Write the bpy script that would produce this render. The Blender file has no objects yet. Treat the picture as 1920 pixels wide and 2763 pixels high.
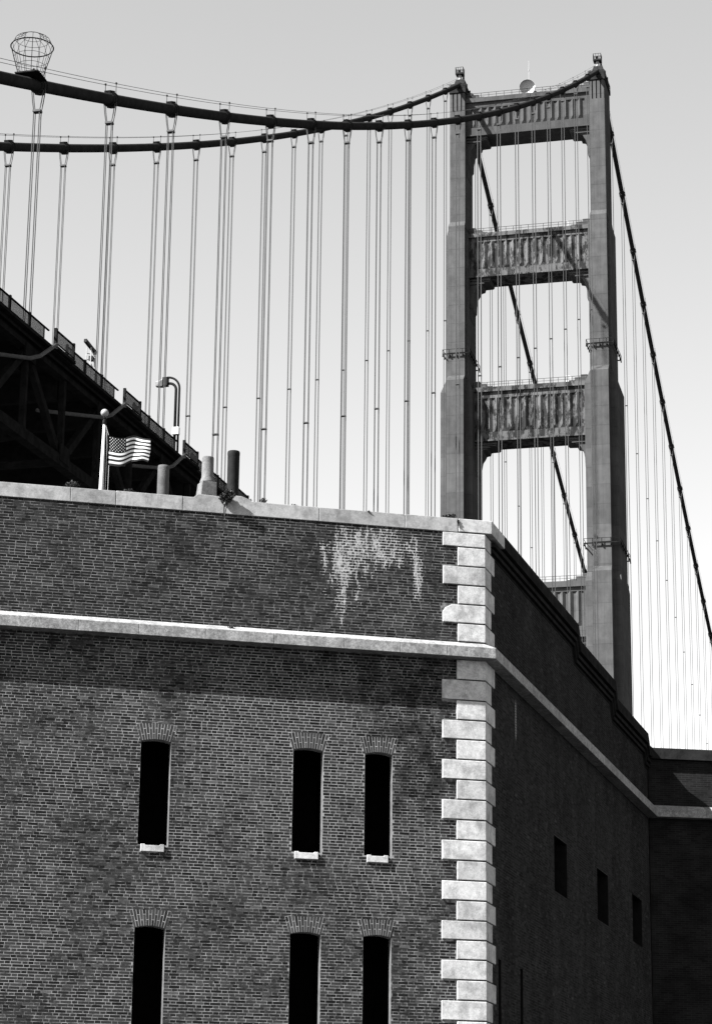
import bpy, bmesh, math, random
import numpy as np
from mathutils import Vector, Matrix, noise as mnoise
R = random.Random(7)
scn = bpy.context.scene
col = scn.collection
rad = math.radians
V3 = lambda *a: np.array(a, dtype=float)

# ------------------------------------------------------------------ camera
CAM = V3(77.541, -447.984, 4.478)
YAW, PITCH, ROLL, FPX = -0.24438, 0.28533, 0.011583, 6824.55
def cam_axes():
    cy, sy, cp, sp = math.cos(YAW), math.sin(YAW), math.cos(PITCH), math.sin(PITCH)
    f = V3(sy*cp, cy*cp, sp); r = V3(cy, -sy, 0); u = np.cross(r, f)
    cr, sr = math.cos(ROLL), math.sin(ROLL)
    return cr*r+sr*u, -sr*r+cr*u, f
CR, CU, CF = cam_axes()
cd = bpy.data.cameras.new('camera'); cam = bpy.data.objects.new('camera', cd); col.objects.link(cam)
M = Matrix.Identity(4)
for i in range(3):
    M[i][0], M[i][1], M[i][2], M[i][3] = CR[i], CU[i], -CF[i], CAM[i]
cam.matrix_world = M
cd.sensor_fit = 'HORIZONTAL'; cd.sensor_width = 36; cd.lens = FPX/1920*36
cd.clip_start = 0.5; cd.clip_end = 20000
scn.camera = cam

# ------------------------------------------------------------------ sky, sun, exposure (monochrome film)
SUN_A, SUN_B = 1.1, 1.39          # metres east and down per metre north
SUN_EL = math.atan2(SUN_B, math.hypot(1, SUN_A))
SUN_AZ = math.pi + math.atan(SUN_A)
w = bpy.data.worlds.new('World'); scn.world = w; w.use_nodes = True
nt = w.node_tree; nt.nodes.clear()
sky = nt.nodes.new('ShaderNodeTexSky'); sky.sky_type = 'NISHITA'; sky.sun_disc = False
sky.sun_elevation = SUN_EL; sky.sun_rotation = SUN_AZ
sky.altitude = 0; sky.air_density = 1.0; sky.dust_density = 0.5; sky.ozone_density = 1.0
bw = nt.nodes.new('ShaderNodeRGBToBW')
bg = nt.nodes.new('ShaderNodeBackground'); bg.inputs['Strength'].default_value = 0.064
wo = nt.nodes.new('ShaderNodeOutputWorld')
nt.links.new(sky.outputs[0], bw.inputs[0]); nt.links.new(bw.outputs[0], bg.inputs[0]); nt.links.new(bg.outputs[0], wo.inputs[0])
sd = bpy.data.lights.new('sun', 'SUN'); sd.energy = 5.0; sd.angle = rad(0.5); sd.color = (1, 1, 1)
sun = bpy.data.objects.new('sun', sd); col.objects.link(sun)
sun.rotation_euler = Vector((SUN_A, 1, -SUN_B)).to_track_quat('-Z', 'Y').to_euler()
sun.location = (0, -500, 300)
vs = scn.view_settings
vs.view_transform = 'Standard'; vs.look = 'None'; vs.gamma = 1; vs.use_curve_mapping = False
vs.exposure = 2.4

# ------------------------------------------------------------------ helpers
def tag(o, label=None, cat=None, group=None, kind=None):
    if label: o['label'] = label
    if cat: o['category'] = cat
    if group: o['group'] = group
    if kind: o['kind'] = kind
    return o
def empty(name, loc, label=None, cat=None, parent=None, group=None):
    o = bpy.data.objects.new(name, None); col.objects.link(o); o.location = loc
    o.empty_display_size = 0.2
    if parent: o.parent = parent; o.matrix_parent_inverse = Matrix.Translation(-Vector(parent.location) if not parent.parent else -(Vector(parent.matrix_basis.translation)))
    return tag(o, label, cat, group)
class MB:
    def __init__(s): s.v = []; s.f = []; s.m = []
    def add(s, vs_, fs, mi=0):
        n = len(s.v); s.v += [tuple(map(float, q)) for q in vs_]; s.f += [tuple(i+n for i in f) for f in fs]; s.m += [mi]*len(fs)
        return s
    def hexa(s, P, mi=0):   # 8 points: bottom 4 ccw, top 4
        return s.add(P, [(3,2,1,0),(4,5,6,7),(0,1,5,4),(1,2,6,5),(2,3,7,6),(3,0,4,7)], mi)
    def box(s, lo, hi, mi=0):
        x0,y0,z0 = lo; x1,y1,z1 = hi
        return s.hexa([(x0,y0,z0),(x1,y0,z0),(x1,y1,z0),(x0,y1,z0),(x0,y0,z1),(x1,y0,z1),(x1,y1,z1),(x0,y1,z1)], mi)
    def fbox(s, fr, lo, hi, mi=0):  # box in a frame (origin, ex, ey, ez)
        x0,y0,z0 = lo; x1,y1,z1 = hi
        P = [fr(*q) for q in [(x0,y0,z0),(x1,y0,z0),(x1,y1,z0),(x0,y1,z0),(x0,y0,z1),(x1,y0,z1),(x1,y1,z1),(x0,y1,z1)]]
        return s.hexa(P, mi)
    def frus(s, c, z0, w0, d0, z1, w1, d1, mi=0):
        x, y = c
        return s.hexa([(x-w0/2,y-d0/2,z0),(x+w0/2,y-d0/2,z0),(x+w0/2,y+d0/2,z0),(x-w0/2,y+d0/2,z0),
                       (x-w1/2,y-d1/2,z1),(x+w1/2,y-d1/2,z1),(x+w1/2,y+d1/2,z1),(x-w1/2,y+d1/2,z1)], mi)
    def tube(s, pts, r, n=6, mi=0, cap=True):
        pts = [np.array(q, float) for q in pts]; k = len(pts)
        rs = r if hasattr(r, '__len__') else [r]*k
        rings = []
        for i, q in enumerate(pts):
            t = pts[min(i+1, k-1)]-pts[max(i-1, 0)]; t /= (np.linalg.norm(t)+1e-12)
            a = V3(0,0,1) if abs(t[2]) < .9 else V3(1,0,0)
            e1 = np.cross(a, t); e1 /= np.linalg.norm(e1); e2 = np.cross(t, e1)
            rings.append([q+rs[i]*(math.cos(2*math.pi*j/n)*e1+math.sin(2*math.pi*j/n)*e2) for j in range(n)])
        vs_ = [q for rg in rings for q in rg]; fs = []
        for i in range(k-1):
            for j in range(n):
                a, b = i*n+j, i*n+(j+1) % n
                fs.append((a, b, b+n, a+n))
        if cap: fs += [tuple(range(n-1, -1, -1)), tuple(range((k-1)*n, k*n))]
        return s.add(vs_, fs, mi)
    def bar(s, a, b, wx, wz, mi=0):  # rectangular bar from a to b
        a = np.array(a, float); b = np.array(b, float); t = b-a; t /= np.linalg.norm(t)
        up = V3(0,0,1) if abs(t[2]) < .95 else V3(0,1,0)
        e1 = np.cross(t, up); e1 /= np.linalg.norm(e1); e2 = np.cross(e1, t)
        P = []
        for q in (a, b):
            P += [q-e1*wx/2-e2*wz/2, q+e1*wx/2-e2*wz/2, q+e1*wx/2+e2*wz/2, q-e1*wx/2+e2*wz/2]
        return s.add(P, [(3,2,1,0),(4,5,6,7),(0,1,5,4),(1,2,6,5),(2,3,7,6),(3,0,4,7)], mi)
    def extr(s, poly, fr, v0, v1, mi=0):  # polygon of (u,z) pushed along frame's second axis
        n = len(poly)
        P = [fr(u, v0, z) for u, z in poly]+[fr(u, v1, z) for u, z in poly]
        fs = [tuple(range(n)), tuple(range(2*n-1, n-1, -1))]+[(i, i+n, (i+1) % n+n, (i+1) % n) for i in range(n)]
        return s.add(P, fs, mi)
    def build(s, name, mats, parent=None, smooth=False, bevel=0, org=None, fix=True):
        me = bpy.data.meshes.new(name)
        o0 = np.array(org if org is not None else (np.mean(np.array(s.v), axis=0)))
        me.from_pydata([tuple(np.array(q)-o0) for q in s.v], [], s.f)
        if not isinstance(mats, (list, tuple)): mats = [mats]
        for m in mats: me.materials.append(m)
        me.polygons.foreach_set('material_index', s.m)
        if bevel or fix:
            bm = bmesh.new(); bm.from_mesh(me)
            if fix: bmesh.ops.recalc_face_normals(bm, faces=bm.faces)
            if bevel: bmesh.ops.bevel(bm, geom=bm.edges[:], offset=bevel, segments=2, affect='EDGES', profile=.6, clamp_overlap=True)
            bm.to_mesh(me); bm.free()
        me.polygons.foreach_set('use_smooth', [bool(smooth)]*len(me.polygons))
        me.update()
        o = bpy.data.objects.new(name, me); col.objects.link(o)
        place(o, o0, parent)
        return o
WLOC = {}
def place(o, loc, parent=None):
    loc = np.array(loc, float)
    WLOC[o] = loc
    if parent is not None:
        o.parent = parent; o.location = tuple(loc-WLOC[parent])
    else: o.location = tuple(loc)
def thing(name, loc, label=None, cat=None, parent=None, group=None):
    o = bpy.data.objects.new(name, None); col.objects.link(o); o.empty_display_size = .3
    place(o, loc, parent)
    return tag(o, label, cat, group)

# ------------------------------------------------------------------ materials (monochrome)
class NT:
    def __init__(s, name, rough=.85, spec=.2):
        s.m = bpy.data.materials.new(name); s.m.use_nodes = True
        s.t = s.m.node_tree; s.b = s.t.nodes['Principled BSDF']
        s.b.inputs['Roughness'].default_value = rough
        s.b.inputs['Specular IOR Level'].default_value = spec
        s.pos = s.t.nodes.new('ShaderNodeNewGeometry').outputs['Position']
    def L(s, a, b): s.t.links.new(a, b)
    def math(s, op, a, b=None, clamp=False):
        n = s.t.nodes.new('ShaderNodeMath'); n.operation = op; n.use_clamp = clamp
        for i, x in enumerate((a, b)):
            if x is None: continue
            if isinstance(x, (int, float)): n.inputs[i].default_value = x
            else: s.L(x, n.inputs[i])
        return n.outputs[0]
    def noise(s, scale, detail=3, rough=.55, vec=None, stretch=None):
        v = vec if vec is not None else s.pos
        if stretch:
            mp = s.t.nodes.new('ShaderNodeMapping'); mp.inputs['Scale'].default_value = stretch; s.L(v, mp.inputs[0]); v = mp.outputs[0]
        n = s.t.nodes.new('ShaderNodeTexNoise'); n.inputs['Scale'].default_value = scale
        n.inputs['Detail'].default_value = detail; n.inputs['Roughness'].default_value = rough
        s.L(v, n.inputs['Vector']); return n.outputs['Fac']
    def ramp(s, x, a, b, lo=0., hi=1.):
        n = s.t.nodes.new('ShaderNodeMapRange'); n.interpolation_type = 'SMOOTHSTEP'
        s.L(x, n.inputs['Value'])
        for k, v in (('From Min', a), ('From Max', b), ('To Min', lo), ('To Max', hi)): n.inputs[k].default_value = v
        return n.outputs['Result']
    def val(s, x):
        n = s.t.nodes.new('ShaderNodeValue'); n.outputs[0].default_value = x; return n.outputs[0]
    def mixf(s, f, a, b):   # a*(1-f)+b*f
        n = s.t.nodes.new('ShaderNodeMix'); n.data_type = 'FLOAT'
        for k, x in ((0, f), (2, a), (3, b)):
            if isinstance(x, (int, float)): n.inputs[k].default_value = x
            else: s.L(x, n.inputs[k])
        return n.outputs[0]
    def attr(s, name):
        n = s.t.nodes.new('ShaderNodeAttribute'); n.attribute_name = name; return n.outputs['Fac']
    def uv(s, Q, d):    # wall coordinates (u, z)
        n = s.t.nodes.new('ShaderNodeVectorMath'); n.operation = 'DOT_PRODUCT'; n.inputs[1].default_value = tuple(d); s.L(s.pos, n.inputs[0])
        u = s.math('SUBTRACT', n.outputs['Value'], float(np.dot(Q, d)))
        sp = s.t.nodes.new('ShaderNodeSeparateXYZ'); s.L(s.pos, sp.inputs[0])
        c = s.t.nodes.new('ShaderNodeCombineXYZ'); s.L(u, c.inputs[0]); s.L(sp.outputs[2], c.inputs[1])
        return u, sp.outputs[2], c.outputs[0]
    def zone(s, u, z, cu, cz, ru, rz):  # soft ellipse 1 inside 0 outside
        a = s.math('DIVIDE', s.math('SUBTRACT', u, cu), ru); b = s.math('DIVIDE', s.math('SUBTRACT', z, cz), rz)
        d = s.math('ADD', s.math('MULTIPLY', a, a), s.math('MULTIPLY', b, b))
        return s.ramp(d, 1.0, .15)
    def out(s, x, bump=None, bs=.3, bd=.01):
        c = s.t.nodes.new('ShaderNodeCombineColor')
        for i in range(3): s.L(x, c.inputs[i])
        s.L(c.outputs[0], s.b.inputs['Base Color'])
        if bump is not None:
            n = s.t.nodes.new('ShaderNodeBump'); n.inputs['Strength'].default_value = bs; n.inputs['Distance'].default_value = bd
            s.L(bump, n.inputs['Height']); s.L(n.outputs[0], s.b.inputs['Normal'])
        return s.m

# fort frames
Q = V3(67.7106, -397.2100, 0.0)
def heading(deg): h = rad(deg); return V3(math.sin(h), math.cos(h), 0)
d1 = heading(62.2); n1 = V3(d1[1], -d1[0], 0)
d2 = heading(2.2);  n2 = V3(d2[1], -d2[0], 0)
QP = .03                       # quoins stand this far proud of the brick
def corner(o1, o2, P=Q):       # corner of the two wall planes pushed out by o1, o2
    A = np.array([n1[:2], n2[:2]]); b = np.array([o1, o2]); x = np.linalg.solve(A, b)
    return P+V3(x[0], x[1], 0)
F1 = lambda u, v, z: Q+u*d1+v*n1+V3(0, 0, z)     # v = 0 is the quoin face
F2 = lambda u, v, z: Q+u*d2+v*n2+V3(0, 0, z)
U3 = 20.25
Q3 = Q+d2*U3
d3 = heading(67); n3 = V3(d3[1], -d3[0], 0)
F3 = lambda u, v, z: Q3+u*d3+v*n3+V3(0, 0, z)

def weather_and_shade(t, u, z, uvv):
    """salt bloom, grime and painted ledge-shade masks on the front wall, in wall coordinates"""
    st = t.noise(1.0, 5, .7, uvv, (5.5, 1.3, 1))
    fine = t.noise(1.0, 3, .7, uvv, (30, 14, 1))
    u0_, z0_ = u, z
    u = t.math('ADD', u, t.math('MULTIPLY', t.math('SUBTRACT', t.noise(1.0, 4, .7, uvv, (3.5, 1.2, 1)), .5), 1.5))
    z = t.math('ADD', z, t.math('MULTIPLY', t.math('SUBTRACT', t.noise(1.0, 4, .7, uvv, (6.5, 1.6, 3)), .5), 1.7))
    z1 = t.zone(u, z, -3.0, 18.5, .62, .7); z2 = t.zone(u, z, -2.3, 18.7, 1.1, .42)
    z3 = t.zone(u0_, z, -1.47, 18.25, .13, .85); z4 = t.zone(u, z, -3.12, 17.75, .26, .95); u, z = u0_, z0_
    zz = t.math('MAXIMUM', t.math('MAXIMUM', z1, z2), t.math('MAXIMUM', z3, z4))
    k = t.math('ADD', t.math('MULTIPLY', zz, .55), t.math('ADD', t.math('MULTIPLY', t.math('SUBTRACT', st, .5), 2.1), t.math('MULTIPLY', t.math('SUBTRACT', fine, .5), 1.9)))
    bloom = (t.math('MULTIPLY', t.ramp(k, .46, .84), t.ramp(zz, .02, .35)), t.math('MULTIPLY', t.ramp(k, .05, .45), t.ramp(zz, .02, .3)))
    d = t.math('MAXIMUM', t.zone(u, z, -1.5, 14.5, 1.5, 2.0), t.math('MULTIPLY', t.zone(u, z, -2.6, 16.1, 3.2, .9), .8))  # corner grime, plus shade below the ledge painted into the colour
    d = t.math('MULTIPLY', d, t.ramp(t.noise(2.2, 6, .7, uvv), .40, .60))
    return bloom, d

def mat_brick(name, Qo, d, front):
    t = NT(name, .9, 0); u, z, uvv = t.uv(Qo, d)
    b = t.attr('tone')
    b = t.math('MULTIPLY', b, t.ramp(t.noise(45, 3, .7), .25, .75, .72, 1.28))
    big = t.noise(.55, 4, .6, uvv)
    b = t.math('MULTIPLY', b, t.ramp(big, .3, .7, .88, 1.1))
    if front:
        bl, dk = weather_and_shade(t, u, z, uvv)
        b = t.math('MULTIPLY', b, t.mixf(dk, 1.0, .45))
        b = t.mixf(t.math('MULTIPLY', bl[0], .9), b, .24)
    else:
        b = t.math('MULTIPLY', b, t.ramp(t.noise(1.0, 5, .7, uvv, (1.2, .3, 1)), .35, .65, .78, 1.2))
        sx = t.ramp(t.math('ABSOLUTE', t.math('SUBTRACT', u, 3.0)), .075, .045); sz = t.ramp(t.math('ABSOLUTE', t.math('SUBTRACT', z, 15.75)), .5, .3)
        b = t.mixf(t.math('MULTIPLY', sx, sz), b, .2)
    return t.out(b, t.noise(60, 3, .7), .12, .002)
def mat_mortar(name, Qo, d, front):
    t = NT(name, .95, 0); u, z, uvv = t.uv(Qo, d)
    m = t.ramp(t.math('ADD', t.math('MULTIPLY', t.noise(.7, 5, .65, uvv), .45), t.math('MULTIPLY', t.noise(7, 3, .7, uvv), .55)), .38, .60)
    if front:
        bl, dk = weather_and_shade(t, u, z, uvv)
        lt = t.math('MAXIMUM', t.zone(u, z, -4.3, 14.3, 2.6, 2.4), t.math('MULTIPLY', t.zone(u, z, -2.3, 12.4, 2.2, 1.3), .6))
        m = t.math('ADD', m, t.math('MULTIPLY', lt, .55), True)
        m = t.math('MULTIPLY', m, t.mixf(dk, 1.0, .15))
        m = t.math('MULTIPLY', m, t.ramp(z, 16.6, 16.9, 1.0, .72))
        m = t.math('ADD', m, bl[1], True)
        b = t.mixf(bl[1], t.mixf(m, .024, .20), .36)
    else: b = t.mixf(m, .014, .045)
    return t.out(b)
def mat_granite(name, base, spot=.16):
    t = NT(name, .85, .25)
    sp = t.math('MULTIPLY', t.ramp(t.noise(38, 4, .8), .3, .7, 1-spot, 1+spot), t.ramp(t.noise(13, 4, .75), .3, .7, 1-spot*1.1, 1+spot*.8))
    bl = t.ramp(t.noise(3.2, 6, .7), .34, .6, .66, 1.06)
    st = t.ramp(t.noise(2.0, 4, .6, None, (2.5, 2.5, .8)), .56, .75, 1., .72)
    b = t.math('MULTIPLY', t.math('MULTIPLY', sp, bl), t.math('MULTIPLY', st, base))
    oi = t.t.nodes.new('ShaderNodeObjectInfo'); b = t.math('MULTIPLY', b, t.ramp(oi.outputs['Random'], 0, 1, .84, 1.07))
    pit = t.ramp(t.noise(9, 2, .5), .26, .22)
    b = t.mixf(t.math('MULTIPLY', pit, .5), b, base*.35)
    return t.out(b, t.noise(26, 5, .7), .3, .006)
def mat_plain(name, base, rough=.6, spec=.3, var=.15, scale=2.0, bump=0):
    t = NT(name, rough, spec)
    b = t.math('MULTIPLY', t.ramp(t.noise(scale, 4, .6), .3, .7, 1-var, 1+var), base)
    return t.out(b, t.noise(scale*6, 3) if bump else None, bump, .02)
def mat_tower(name, base, blotch):
    t = NT(name, .8, 0)
    b = t.math('MULTIPLY', t.ramp(t.noise(.5, 5, .65), .3, .7, .86, 1.14), base)
    b = t.math('MULTIPLY', b, t.ramp(t.noise(1.0, 4, .6, None, (1.2, 1.2, .12)), .3, .7, .9, 1.1))
    # plate seams every few metres of height
    sp = t.t.nodes.new('ShaderNodeSeparateXYZ'); t.L(t.pos, sp.inputs[0])
    fz = t.math('FRACT', t.math('DIVIDE', t.math('ADD', sp.outputs[2], 1.9), 3.8))
    seam = t.ramp(t.math('ABSOLUTE', t.math('SUBTRACT', fz, .5)), .020, .008)
    b = t.math('MULTIPLY', b, t.mixf(seam, 1.0, .75))
    fx = t.math('FRACT', t.math('DIVIDE', t.math('ADD', sp.outputs[0], 100.53), 1.066))
    b = t.math('MULTIPLY', b, t.mixf(t.ramp(t.math('ABSOLUTE', t.math('SUBTRACT', fx, .5)), .06, .03), 1.0, .86))
    fl = t.math('FLOOR', t.math('DIVIDE', t.math('ADD', sp.outputs[2], 3.8), 7.6))
    wn = t.t.nodes.new('ShaderNodeTexWhiteNoise'); wn.noise_dimensions = '1D'; t.L(fl, wn.inputs['W'])
    b = t.math('MULTIPLY', b, t.ramp(wn.outputs['Value'], 0, 1, .92, 1.08))
    if blotch:
        k = t.noise(.5, 6, .75, None, (1.4, 1.4, .5)); m = t.ramp(k, .46, .54)
        b = t.math('MULTIPLY', b, t.mixf(m, 1.0+.3*blotch, 1-.66*blotch))
    return t.out(b)

BRICK = mat_brick('brick_front', Q, d1, True); BRICK2 = mat_brick('brick_side', Q, d2, False)
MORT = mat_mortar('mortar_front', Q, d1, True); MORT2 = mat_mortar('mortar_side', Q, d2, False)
GRAN = mat_granite('granite', .345); GRAN2 = mat_granite('granite_coarse', .20, .34); GRAN3 = mat_granite('granite_coping', .225, .12)
ARCHM = mat_plain('arch_mortar', .20, .95, .1, .3, 4)
REVEAL = mat_plain('reveal_render', .065, .9, .1, .25, 6)
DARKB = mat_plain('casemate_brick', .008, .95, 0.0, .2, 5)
CORB = mat_plain('side_parapet_brick', .015, .95, 0.0, .3, 3, .3)
TOW = mat_tower('tower_paint', .046, 0); TOWB = mat_tower('tower_paint_patched', .048, 1.0); TOWC = mat_tower('tower_paint_top', .041, .1)
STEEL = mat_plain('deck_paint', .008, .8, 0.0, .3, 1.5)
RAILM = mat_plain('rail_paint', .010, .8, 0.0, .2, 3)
CABLE = mat_plain('cable_wrap', .015, .8, 0.0, .2, 1.0)
ROPE = mat_plain('rope_wire', .03, .6, .15, .15, 2)
PALE = mat_plain('pale_paint', .17, .5, .3, .12, 5)
WHITE = mat_plain('white_paint', .34, .45, .3, .05, 4)
CLOTHW = mat_plain('flag_white', .5, .9, .05, .06, 6); CLOTHD = mat_plain('flag_dark', .022, .9, .05, .15, 6); CLOTHC = mat_plain('flag_canton', .006, .9, .05, .15, 6)
GUN = mat_plain('lamp_metal', .006, .6, .05, .1, 5)
STONEP = mat_granite('chimney_stone', .085, .2); IRON = mat_plain('chimney_iron', .006, .8, .1, .35, 7, .3); CEM = mat_plain('chimney_cement', .045, .85, .2, .25, 5, .4)
LEAF = mat_plain('leaf', .012, .7, .2, .45, 9); TWIG = mat_plain('twig', .05, .9, .1, .2, 9)
GROUND = mat_plain('ground_paving', .022, .9, .2, .2, .4); WATER = mat_plain('sea_water', .03, .12, .5, .2, .02); ROOFM = mat_plain('roof_earth', .08, .95, .1, .25, .8)
LGLASS = mat_plain('lantern_glass', .045, .4, .2, .3, 3)
DISHM = mat_plain('dish_paint', .24, .5, .3, .08, 3)

# ------------------------------------------------------------------ the setting
def sheet(name, pts, m):
    b = MB(); b.add(pts, [tuple(range(len(pts)))]); return tag(b.build(name, m, org=(0, 0, 0)), kind='structure')
sheet('water', [(-9000, -9000, 0), (9000, -9000, 0), (9000, 9000, 0), (-9000, 9000, 0)], WATER)
gp = MB(); ring = [(-9000, -2500), (9000, -2500), (9000, -900), (320, -620), (180, -500), (120, -420), (100, -355), (70, -330), (10, -325), (-60, -360), (-150, -460), (-400, -700), (-9000, -1200)]
gp.add([(x, y, 2.9) for x, y in ring]+[(x, y, -2) for x, y in ring], [tuple(range(13))]+[(i, i+13, (i+1) % 13+13, (i+1) % 13) for i in range(13)])
tag(gp.build('ground', GROUND, org=(0, 0, 0)), kind='structure')

# ------------------------------------------------------------------ the fort
ZG = 2.9; ZB = 8.0             # bricks are laid from ZB up
UL = -13.0                     # how far left the front wall is laid brick by brick
fort = thing('brick_fort', Q+V3(0, 0, ZG), 'massive old brick fort with pale granite corner blocks, ledge and coping', 'fort')
CH = .0602; JT = .0105
S_BOT, S_FACE, S_TOP, S_P = 16.41, 16.635, 16.78, .26   # ledge: bottom, face top, top at wall, projection
COPB, COPT = 19.17, 19.475
windows = []                   # (u0,u1,z0,zspring)
for zs, z0 in ((14.30, 12.215), (10.575, 8.49)):
    for u0, u1 in ((-7.20, -6.585), (-4.075, -3.445), (-2.575, -1.99)): windows.append((u0, u1, z0, zs))
ports = [(7.02, 8.5, 12.56, 13.85), (12.32, 13.8, 12.56, 13.85), (17.36, 18.84, 12.6, 13.88)]
slits = [(1.18, 1.44, 8.2, 10.36), (3.28, 3.55, 8.2, 10.39)]
quoin_rows = []                # (z0,z1,left,right)
lv = [16.785, 17.185, 17.595, 18.01, 18.425, 18.845, 19.165]
for i in range(6): quoin_rows.append((lv[i], lv[i+1], .60 if i % 2 == 0 else .93, .85 if i % 2 == 0 else .54))
lv = [S_BOT, 15.975, 15.54, 15.12, 14.71, 14.29, 13.87, 13.455, 13.035, 12.62, 12.20, 11.79, 11.385, 10.98, 10.585, 10.19]
while lv[-1] > ZG+.5: lv.append(lv[-1]-.405)
for i in range(len(lv)-1): quoin_rows.append((lv[i+1], lv[i], .62 if i % 2 == 0 else .935, .85 if i % 2 == 0 else .54))
ARH = .34                      # arch height above spring
def blocked1(z):
    zc = z; B = []
    for u0, u1, z0, zs in windows:
        if z0-.02 < zc < zs+.03: B.append((u0, u1))
        elif zs+.03 <= zc < zs+ARH+.03:
            k = (zc-zs)/ARH; B.append((u0-.01-.10*k, u1+.01+.10*k))
        if z0-.15 < zc < z0+.01: B.append((u0+.06, u1-.08))
    return B
def qlen(z, i):
    for a, b, l, r in quoin_rows:
        if a-.03 < z < b+.01: return (l, r)[i]
    return .6
def rows(kind):
    """yield course rows as (z0,z1,[(ua,ub),...])"""
    out = []
    zt = 19.17
    n = int((zt-ZB)/CH)
    for i in range(n):
        z0 = zt-(i+1)*CH; z1 = z0+CH; zc = (z0+z1)/2
        if S_BOT-.0 < zc < S_TOP: continue
        if kind == 1: a, b, B = UL, -qlen(zc, 0)-.004, blocked1(zc)
        else:
            top = 19.0; a, b = qlen(zc, 1)+.004, U3-.01; B = [(p0, p1) for p0, p1, q0, q1 in ports+slits if q0 < zc < q1]
            if zc > 18.26: b = 14.72
            if zc > 18.66: b = 9.72
            if zc > 18.98: continue
        B = sorted(B); iv = []; cur = a
        for p0, p1 in B:
            if p1 <= a or p0 >= b: continue
            if p0 > cur: iv.append((cur, p0))
            cur = max(cur, p1)
        if cur < b: iv.append((cur, b))
        out.append((i, z0, z1, iv))
    return out
ST, HD = .2175, .1155
def lay(kind):
    """list of bricks (u0,u1,z0,z1,proud,tone)"""
    res = []; rr = random.Random(11+kind)
    for i, z0, z1, iv in rows(kind):
        upper = z0 > 16.5
        for (a, b) in iv:
            seq_off = (i % 2)*(ST+HD)/2+rr.uniform(-.02, .02)
            mod = ST+HD; u = math.floor((a-seq_off)/mod)*mod+seq_off
            j = 0
            allst = upper and (i % 6 != 0)
            if allst: u = math.floor((a-seq_off)/ST)*ST+(i % 2)*ST/2+rr.choice((0, ST/4, 0))-ST
            while u < b:
                ln = (ST if (rr.random() < .9) else HD) if allst else ((ST if j % 2 == 0 else HD) if rr.random() < .93 else rr.choice((ST, HD)))
                ln *= rr.uniform(.965, 1.035)
                p, q = u, u+ln; u = q; j += 1
                p = max(p, a+.0); q = min(q, b)
                if q-p < .04: continue
                tn = rr.gauss(.0225, .0072)
                x = rr.random()
                if x < .09: tn *= .4
                elif x > .94: tn *= 1.7
                if q-p < .13: tn *= rr.uniform(.7, 1.05)
                if upper: tn *= .72
                res.append((p+JT/2+rr.uniform(-.0015, .0015), q-JT/2+rr.uniform(-.0015, .0015), z0+JT/2+rr.uniform(-.0015, .0015), z1-JT/2+rr.uniform(-.0015, .0015), rr.uniform(-.0004, .0006), max(.009, tn)))
    return res
def bricks_mesh(name, B, F, mat, parent, back=.03, org=None):
    B = np.array(B); n = len(B)
    u0, u1, z0, z1, pr, tn = B.T
    base = -QP
    uu = np.stack([u0, u1, u1, u0, u0+.001, u1-.001, u1-.001, u0+.001], 1); zz = np.stack([z0, z0, z1, z1, z0+.001, z0+.001, z1-.001, z1-.001], 1)
    vv = np.concatenate([np.repeat((base-back)*np.ones((n, 1)), 4, 1), np.repeat((base+pr)[:, None], 4, 1)], 1)
    o = F(0, 0, 0); ex = F(1, 0, 0)-o; ey = F(0, 1, 0)-o
    P = o+uu[..., None]*ex+vv[..., None]*ey; P[..., 2] += zz
    if org is None: org = P.reshape(-1, 3).mean(0)
    P = P.reshape(-1, 3)-org
    fq = np.array([[4, 5, 6, 7], [0, 1, 5, 4], [1, 2, 6, 5], [2, 3, 7, 6], [3, 0, 4, 7]])
    faces = (fq[None]+(np.arange(n)*8)[:, None, None]).reshape(-1, 4)
    me = bpy.data.meshes.new(name)
    me.vertices.add(len(P)); me.vertices.foreach_set('co', P.astype(np.float32).ravel())
    me.loops.add(faces.size); me.loops.foreach_set('vertex_index', faces.ravel().astype(np.int32))
    me.polygons.add(len(faces)); me.polygons.foreach_set('loop_start', np.arange(0, faces.size, 4).astype(np.int32))
    me.update(calc_edges=True); me.validate()
    at = me.attributes.new('tone', 'FLOAT', 'FACE'); at.data.foreach_set('value', np.repeat(tn, 5).astype(np.float32))
    me.polygons.foreach_set('use_smooth', [False]*len(me.polygons))
    me.materials.append(mat)
    ob = bpy.data.objects.new(name, me); col.objects.link(ob); place(ob, org, parent)
    return ob
def proj(P):
    dd = np.array(P)-CAM; zc = dd@CF
    return 960+FPX*(dd@CR)/zc, 1381.5-FPX*(dd@CU)/zc

def wall_panel(F, ua, ub, za, zb, holes, v):
    """flat sheet of (u,z) with rectangular holes"""
    us = sorted({ua, ub}|{x for h in holes for x in h[:2] if ua < x < ub}); zs = sorted({za, zb}|{x for h in holes for x in h[2:4] if za < x < zb})
    mb = MB(); idx = {}
    def vid(i, j):
        if (i, j) not in idx: idx[(i, j)] = len(mb.v); mb.v.append(tuple(F(us[i], v, zs[j])))
        return idx[(i, j)]
    for i in range(len(us)-1):
        for j in range(len(zs)-1):
            cu, cz = (us[i]+us[i+1])/2, (zs[j]+zs[j+1])/2
            if any(h[0] < cu < h[1] and h[2] < cz < h[3] for h in holes): continue
            mb.f.append((vid(i, j), vid(i+1, j), vid(i+1, j+1), vid(i, j+1))); mb.m.append(0)
    return mb
MV = -QP-.0006
holes1 = [(u0, u1, z0, zs+.055) for u0, u1, z0, zs in windows]
fw = wall_panel(F1, UL, 0, ZB, 19.2, holes1, MV)
front = fw.build('front_wall', MORT, fort, fix=False)
sw = wall_panel(F2, 0, U3, ZB, 18.3, [h for h in ports+slits], MV)
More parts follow.
